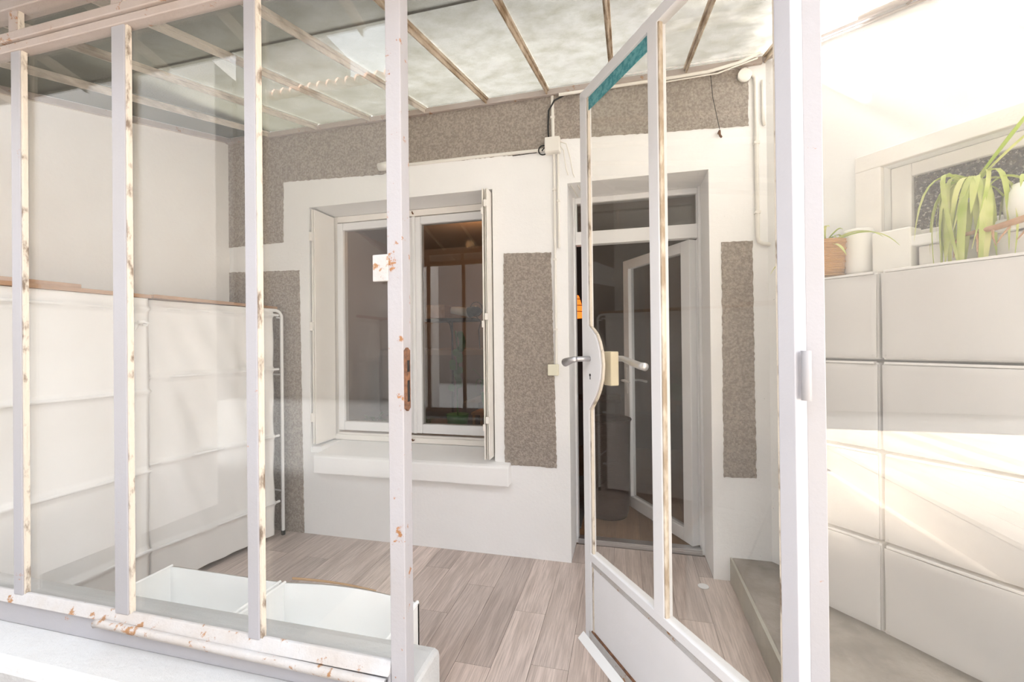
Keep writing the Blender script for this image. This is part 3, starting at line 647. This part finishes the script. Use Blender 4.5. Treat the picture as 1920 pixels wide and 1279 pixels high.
for x0, x1, y0, y1, z, lb in ((-2.76, -2.36, 1.0, 1.44, 1.566, 'thicker short brown board lying uppermost at the near end of the canvas shelving'),
                              (-2.75, -2.335, .62, 1.725, 1.547, 'long thin brown board on the canvas unit nearest the glazed front'),
                              (-2.75, -2.330, 1.735, 2.56, 1.551, 'brown board on top of the folded canvas unit by the house wall')):
    tag(MB().box(x0, x1, y0, y1, z, z + .018).build('wooden_board', M['board'], None, .002), lb, 'board', 'brown boards on the canvas shelving')

# ------------------------------------------------------------ white planters behind the low wall
def planter(x0, x1, label, bow, pos):
    t = thing('planter_box', label, 'planter', ((x0 + x1) / 2, 1.29, 0), group='white planter boxes')
    h = (x1 - x0) / 2; y0, y1 = -.125, .115; tk = .012; top = .405
    mb = MB()
    mb.box(-h, h, y0, y0 + tk, 0, top).box(-h, -h + tk, y0, y1, 0, top).box(h - tk, h, y0, y1, 0, top).box(-h, h, y0, y1, 0, .012)
    mb.build('box_walls', M['white_box'], t, .003)
    b = MB().grid(14, 6, lambda u, v: (-h + 2 * h * u, y1 - tk + bow * math.sin(PI * u) * v, top * v + bow * .3 * math.sin(PI * u) * v), (0, tk, 0)); b.build('back_wall', M['white_box'], t)
    MB().box(-h + tk, h - tk, y0 + tk, y1 - tk, .22, .235).build('inner_tray', M['white_box'], t)
    for x in (-h + .007, h - .007): MB().tube([(x, y0, top), (x, y1, top)], .006, 8).build('rim', M['white_box'], t)
    return t
planter(-1.81, -1.27, 'left one of two white planter boxes behind the low wall', .0, 0)
t2 = planter(-1.262, -.702, 'right one of two white planter boxes behind the low wall, back edge bowed', .02, 1)
cb = tag(MB().grid(12, 1, lambda u, v: (-1.25 + .36 * u, 1.421 + .022 * math.sin(PI * min(1, .15 + u * .7)) + .004, .400 + .009 * v * (1 - .4 * u)), (0, .003, 0)).build('cardboard_strip', mat('cardboard', (.52, .33, .18), .8), None), 'brown cardboard edge behind the right planter box', 'cardboard')

# ------------------------------------------------------------ electrics on the house wall
y_ = YF - .006
jb = thing('junction_box', 'white square junction box on the roughcast between window and doorway', 'junction box', (-.402, YF, 2.462))
bx('box_body', M['conduit'], jb, -.046, .046, -.048, 0, -.046, .046, bev=.008)
bx('lid', M['conduit'], jb, -.043, .043, -.053, -.047, -.043, .043, bev=.004)
cd = [('horizontal cream conduit running left from the junction box', [(-.45, y_, 2.452), (-.9, y_, 2.459), (-1.36, y_, 2.462)], .010),
      ('short cream conduit rising from the junction box to the roof', [(-.402, y_, 2.51), (-.404, y_, 2.765)], .010),
      ('long cream conduit dropping from the junction box to the switch box', [(-.398, y_, 2.416), (-.398, y_, 1.17)], .0085),
      ('thinner cream conduit beside the long one, ending at the doorway edge', [(-.374, y_, 2.416), (-.374, y_, 1.86)], .0075)]
for lb, p, r in cd:
    c = tag(MB().tube(p, r, 10).build('conduit', M['conduit'], None), lb, 'conduit', 'cream conduits on the house wall')
    a, b = Vector(p[0]), Vector(p[-1]); n = max(1, int((b - a).length / .35))
    for k in range(n):
        q = a.lerp(b, (k + .5) / n); MB().box(q.x - r * 1.25, q.x + r * 1.25, y_ - r * 1.25, YF, q.z - .006, q.z + .006).build('clip', M['conduit'], c)
sb = thing('switch_box', 'small ivory box at the bottom end of the long conduit', 'box', (-.414, YF, 1.138))
bx('box_body', M['cream_box'], sb, -.032, .032, -.034, 0, -.033, .033, bev=.004); bx('lid', M['cream_box'], sb, -.030, .030, -.038, -.033, -.031, .031, bev=.002)
wlm = thing('wall_fitting', 'round black and white wall fitting behind the iron post, left end of the conduit', 'fitting', (-1.415, YF, 2.462))
MB().tube([(.045 * math.cos(a * PI / 10), -.03, .045 * math.sin(a * PI / 10)) for a in range(21)], .006, 8).build('cable_ring', M['black'], wlm)
MB().tube([(0, 0, 0), (0, -.05, 0)], .035, 18).build('fitting_body', M['conduit'], wlm); MB().tube([(-.03, -.03, 0), (-.13, -.035, -.005)], [.03, .024], 16).build('lamp_head', M['conduit'], wlm)
cbl = tag(MB().tube([(-.02, YF - .03, 2.79), (-.12, YF - .03, 2.775), (-.25, YF - .02, 2.765), (-.33, YF - .02, 2.755), (-.39, YF - .02, 2.73), (-.425, YF - .014, 2.68), (-.43, YF - .012, 2.58), (-.428, YF - .012, 2.51), (-.44, YF - .012, 2.47), (-.47, YF - .012, 2.445)], .005, 8)
          .tube([(-.46 + .028 * math.cos(a * .5), YF - .02, 2.445 + .028 * math.sin(a * .5)) for a in range(13)], .004, 8).tube([(-.5, YF - .014, 2.438), (-.65, YF - .012, 2.436)], .002, 6).build('black_cable', M['black'], None), 'black cable looping down beside the junction box', 'cable')
wc = tag(MB().tube([(-.36, YF - .03, 2.48), (-.32, YF - .035, 2.46), (-.30, YF - .03, 2.38), (-.285, YF - .02, 2.29), (-.262, YF + .05, 2.235), (-.24, YF + .2, 2.22)], .0035, 8).tube([(-.36, YF - .03, 2.46), (-.335, YF - .04, 2.42), (-.325, YF - .02, 2.32), (-.30, YF + .04, 2.235), (-.28, YF + .2, 2.22)], .0035, 8).build('white_wire', M['conduit'], None), 'thin white wires hanging from the junction box into the doorway head', 'wire')
pc = tag(MB().tube([(-.36, YF - .035, 2.752), (.2, YF - .035, 2.752), (.45, YF - .035, 2.755), (.60, YF - .04, 2.775), (.70, YF - .06, 2.80)], .009, 10).tube([(.2, YF - .03, 2.736), (.5, YF - .03, 2.742), (.69, YF - .05, 2.78)], .004, 8).build('roof_conduit', M['conduit'], None), 'cream conduit under the roof edge above the house doorway', 'conduit')
dp = thing('drain_pipe', 'slim cream pipe in the corner, running down the right edge of the house wall', 'pipe', (.688, YF, 0))
MB().tube([(-.055, -.012, 2.715), (-.02, -.012, 2.722), (-.002, -.012, 2.70), (0, -.012, 2.66), (0, -.012, 1.85), (.006, -.012, 1.825), (.025, -.012, 1.812), (.06, -.012, 1.806)], .0105, 10).build('pipe', M['conduit'], dp)
MB().tube([(-.055, 0, 2.715), (-.055, -.03, 2.715)], .034, 18).build('end_boss', M['conduit'], dp)
for z in (2.35, 1.98): MB().box(-.014, .014, -.026, 0, z - .006, z + .006).build('clip', M['conduit'], dp)
p2 = tag(MB().tube([(.722, YF - .010, 2.68), (.722, YF - .010, 2.47), (.728, YF - .01, 2.44)], .008, 10).build('short_pipe', M['conduit'], None), 'short white pipe stub right beside the corner pipe', 'pipe')
hk = thing('wall_hook', 'small brown hook with a thin wire on the white band right of the doorway', 'hook', (.505, YF, 2.42))
MB().tube([(0, 0, .01), (0, -.03, .01), (0, -.035, -.015), (.01, -.02, -.02)], .006, 8).build('hook', M['rusty'], hk); MB().tube([(0, -.03, .02), (-.03, -.02, .20), (-.04, -.02, .33)], .0018, 6).build('wire', M['black'], hk)

# ------------------------------------------------------------ glossy white shoe cabinets, two stacks of four
def cab(s0, s1, z0, zone, label, wob):
    hw = (s1 - s0) / 2; H = .349
    t = thing('shoe_cabinet', label, 'cabinet', rw((s0 + s1) / 2, .02, z0), -AW, 'white shoe cabinets')
    bx('cabinet_body', M['gloss_body'], t, -hw, hw, -.168, 0, .004, H, bev=.006)
    def g(u, v):
        b = -.014 * math.sin(PI * min(1, max(0, v))) ** .7
        x = -hw + .004 + u * (2 * hw - .008)
        y = -.178 - .006 * math.sin(PI * u) ** 2 - wob * .008 * math.sin(PI * u + .8) * (v ** 3)
        return (x, y - .004 * (1 - v), .012 + v * (H - .020))
    fp = MB().grid(18, 12, g, (0, .006, 0)).build('front_panel', M['gloss'], t)
    MB().box(-hw + .012, hw - .012, -.184, -.16, H - .006, H + .004).build('grip_lip', M['gloss_body'], t, .002)
    for sx in (-1, 1): MB().tube([(sx * (hw - .015), -.1845, .022), (sx * (hw - .015), -.186, .022)], .003, 8).build('pin', M['steel'], t)
    return t
rows = ['bottom', 'second from the floor', 'third from the floor', 'topmost']
for ci, (s0, s1, where) in enumerate(((.225, .580, 'left stack, nearest the house wall'), (.590, 1.108, 'right stack, below the big spider plant'))):
    for r in range(4):
        cab(s0 + (.002 * (r % 2)), s1, .145 + r * .3565, 0, 'white shoe cabinet, %s in the %s' % (rows[r], where), (1, -1, .6, 1)[r])
pk = MB().box(-.355, .52, -.15, -.01, 0, .015).build('plinth_strip', M['gloss_body'], None); pk.location = rw(.585, .0, .13); pk.rotation_euler.z = -AW; tag(pk, 'low white plinth strip under the shoe cabinets', 'plinth')

# ------------------------------------------------------------ on top of the cabinets and on the sill
ZT = .145 + 4 * .3565 + .001
wk = thing('wicker_basket', 'honey coloured wicker basket with a small spider plant, on the left cabinet stack', 'basket', rw(.342, .118, ZT), -AW)
MB().lathe([(.072, 0), (.078, .04), (.086, .15), (.090, .165), (.082, .165), (.075, .06), (.02, .05)], seg=28).build('basket_body', M['wicker'], wk)
for k in range(6): MB().tube([((.076 + .014 * k / 6) * math.cos(a * PI / 12), (.076 + .014 * k / 6) * math.sin(a * PI / 12), .01 + k * .028) for a in range(25)], .0045, 6).build('woven_band', M['wicker'], wk)
s1_ = thing('spider_plant', 'small pale green spider plant growing in the wicker basket', 'plant', rw(.342, .118, ZT + .06), -AW)
MB().lathe([(.01, .0), (.065, .02), (.07, .07), (.02, .08)], seg=16).build('root_ball', M['soil'], s1_)
foliage(s1_, M['leaf'], 15, (0, 0, .08), (.12, .20), (.012, .018), (.7, 1.3), (.7, 1.4))
for az, L, r_, dp_ in ((-.15, .40, .42, .55), (-.35, .36, .40, .45), (3.35, .30, .25, .55), (3.6, .24, .4, .7), (-.6, .22, .2, .5)):
    blade(MB(), (0, 0, .08), az, L, .016, r_, dp_, 12).build('leaf', M['leaf'], s1_)
for k in range(7):
    a = random.uniform(2.6, 4.6)
    MB().tube([(.05 * math.cos(a), .05 * math.sin(a), .09), (.09 * math.cos(a), .09 * math.sin(a), .08), (.10 * math.cos(a) - .01 * k % 2, .10 * math.sin(a), .0), (.10 * math.cos(a) + .012, .10 * math.sin(a), -.06 - .01 * k)], [.005, .006, .004, .002], 6).build('dry_leaf', M['dry'], s1_)
wbx = tag(MB().box(-.055, .075, -.045, .045, 0, .165).build('white_carton', M['pot'], None, .006), 'plain white carton standing behind the wicker basket, on the cabinets', 'carton'); wbx.location = rw(.575, .06, ZT + .0); wbx.rotation_euler.z = -AW
wc2 = tag(MB().lathe([(.04, 0), (.052, .02), (.055, .19), (.05, .20), (.02, .205)], seg=24).build('white_canister', M['pot'], None), 'round white canister between carton and wall, at the left end of the side window', 'canister'); wc2.location = rw(.452, .062, ZT)
lg = tag(MB().box(-.42, .48, -.075, -.001, 0, .087).build('white_ledge_box', M['surround'], None, .008), 'long white ledge box under the side window, carrying the big plants', 'ledge'); lg.location = rw(1.08, .0, ZT); lg.rotation_euler.z = -AW
LZ = ZT + .088
sp2 = thing('spider_plant', 'big drooping yellow green spider plant in front of the side window', 'plant', rw(.815, .075, LZ), -AW)
MB().lathe([(.038, 0), (.046, .02), (.052, .13), (.047, .135), (.02, .13)], seg=24).build('pot', M['pot'], sp2)
foliage(sp2, M['leaf'], 20, (0, -.01, .19), (.17, .36), (.014, .027), (.1, 1.0), (1.2, 2.3), 3.0, 6.3, .025)
foliage(sp2, M['leaf'], 10, (0, -.02, .19), (.16, .24), (.024, .034), (.05, .4), (1.7, 2.4), 3.6, 5.8, .02)
for az, L, r_, dp_ in ((-.12, .20, 1.35, .1), (.1, .18, 1.1, .2), (2.9, .26, .9, 1.6), (3.1, .30, .5, 1.5)):
    blade(MB(), (0, 0, .18), az, L, .026, r_, dp_, 10).build('leaf', M['leaf'], sp2)
wp = thing('round_pot', 'rounded white ceramic pot right of the big spider plant', 'pot', rw(.955, .065, LZ), -AW)
MB().lathe([(.035, 0), (.055, .02), (.066, .07), (.062, .12), (.045, .15), (.04, .15), (.05, .1), (.02, .03)], seg=28).build('pot_body', M['pot'], wp)
foliage(wp, M['leaf'], 7, (0, 0, .14), (.12, .2), (.014, .02), (.5, .9), (.9, 1.5))
rt = thing('dry_branch', 'brown dry branch with hanging roots lying across the cabinets under the big spider plant', 'branch', rw(.95, .155, ZT + .10), -AW)
MB().tube([(-.18, .03, -.01), (-.05, 0, -.005), (.10, .01, .03), (.28, .02, .07)], [.004, .010, .013, .011], 10).build('stem', M['dry'], rt)
for k in range(9):
    x = -.14 + k * .04; z = -.01 + max(0, x) * .25
    MB().tube([(x, 0, z), (x + random.uniform(-.02, .02), -.01, z - .03), (x + random.uniform(-.03, .03), -.012, z - random.uniform(.05, .08))], [.004, .003, .0015], 6).build('root', M['dry'], rt)
for x in (-.10, .14): MB().tube([(x, .02, -.099), (x, .01, 0)], .004, 6).build('root', M['dry'], rt)

# ------------------------------------------------------------ courtyard in front (reflected in the glass)
gd = struct(bx('floor_courtyard', M['court'], None, -8, 9, -6.0, .80, -.1, .19), 'sun bleached courtyard boards')
for k in range(-8, 22):
    o = MB().box(-.0695, .0695, -1.55, 1.55, 0, .01).build('plank', M['deck'], gd); o.location = (k * .14, -.78 + .0, .19)
dk = thing('deck_platform', 'raised wooden deck reflected in the right glass pane', 'deck', (0, 0, .2))
for k in range(16): bx('board', M['deck'], dk, 1.66 + k * .141, 1.66 + k * .141 + .137, -3.2, -.15, .175, .2)
MB().box(1.655, 1.68, -3.2, -.15, 0, .17).box(1.68, 3.9, -.18, -.155, 0, .17).build('skirt', M['deck'], dk)
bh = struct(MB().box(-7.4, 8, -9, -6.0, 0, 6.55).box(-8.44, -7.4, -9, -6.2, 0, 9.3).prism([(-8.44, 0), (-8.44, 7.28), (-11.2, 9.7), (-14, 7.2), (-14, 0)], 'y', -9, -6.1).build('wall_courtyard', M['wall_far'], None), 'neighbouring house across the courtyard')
struct(bx('wall_sun_block', M['wall_far'], None, -9, -6, -1.6, 1.2, 0, 10.3), 'tall added block out of view, shading the courtyard')  # unseen block added to keep sun off the courtyard and front frames
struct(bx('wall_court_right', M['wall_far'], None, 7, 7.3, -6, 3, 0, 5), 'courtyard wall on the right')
tl = MB()
for k in range(66): tl.tube([(-7.3 + k * .22, -5.85, 6.60), (-7.3 + k * .22, -7.4, 7.2)], .085, 8)
o = tl.build('roof_tiles', M['tiles'], bh); o['kind'] = 'stuff'
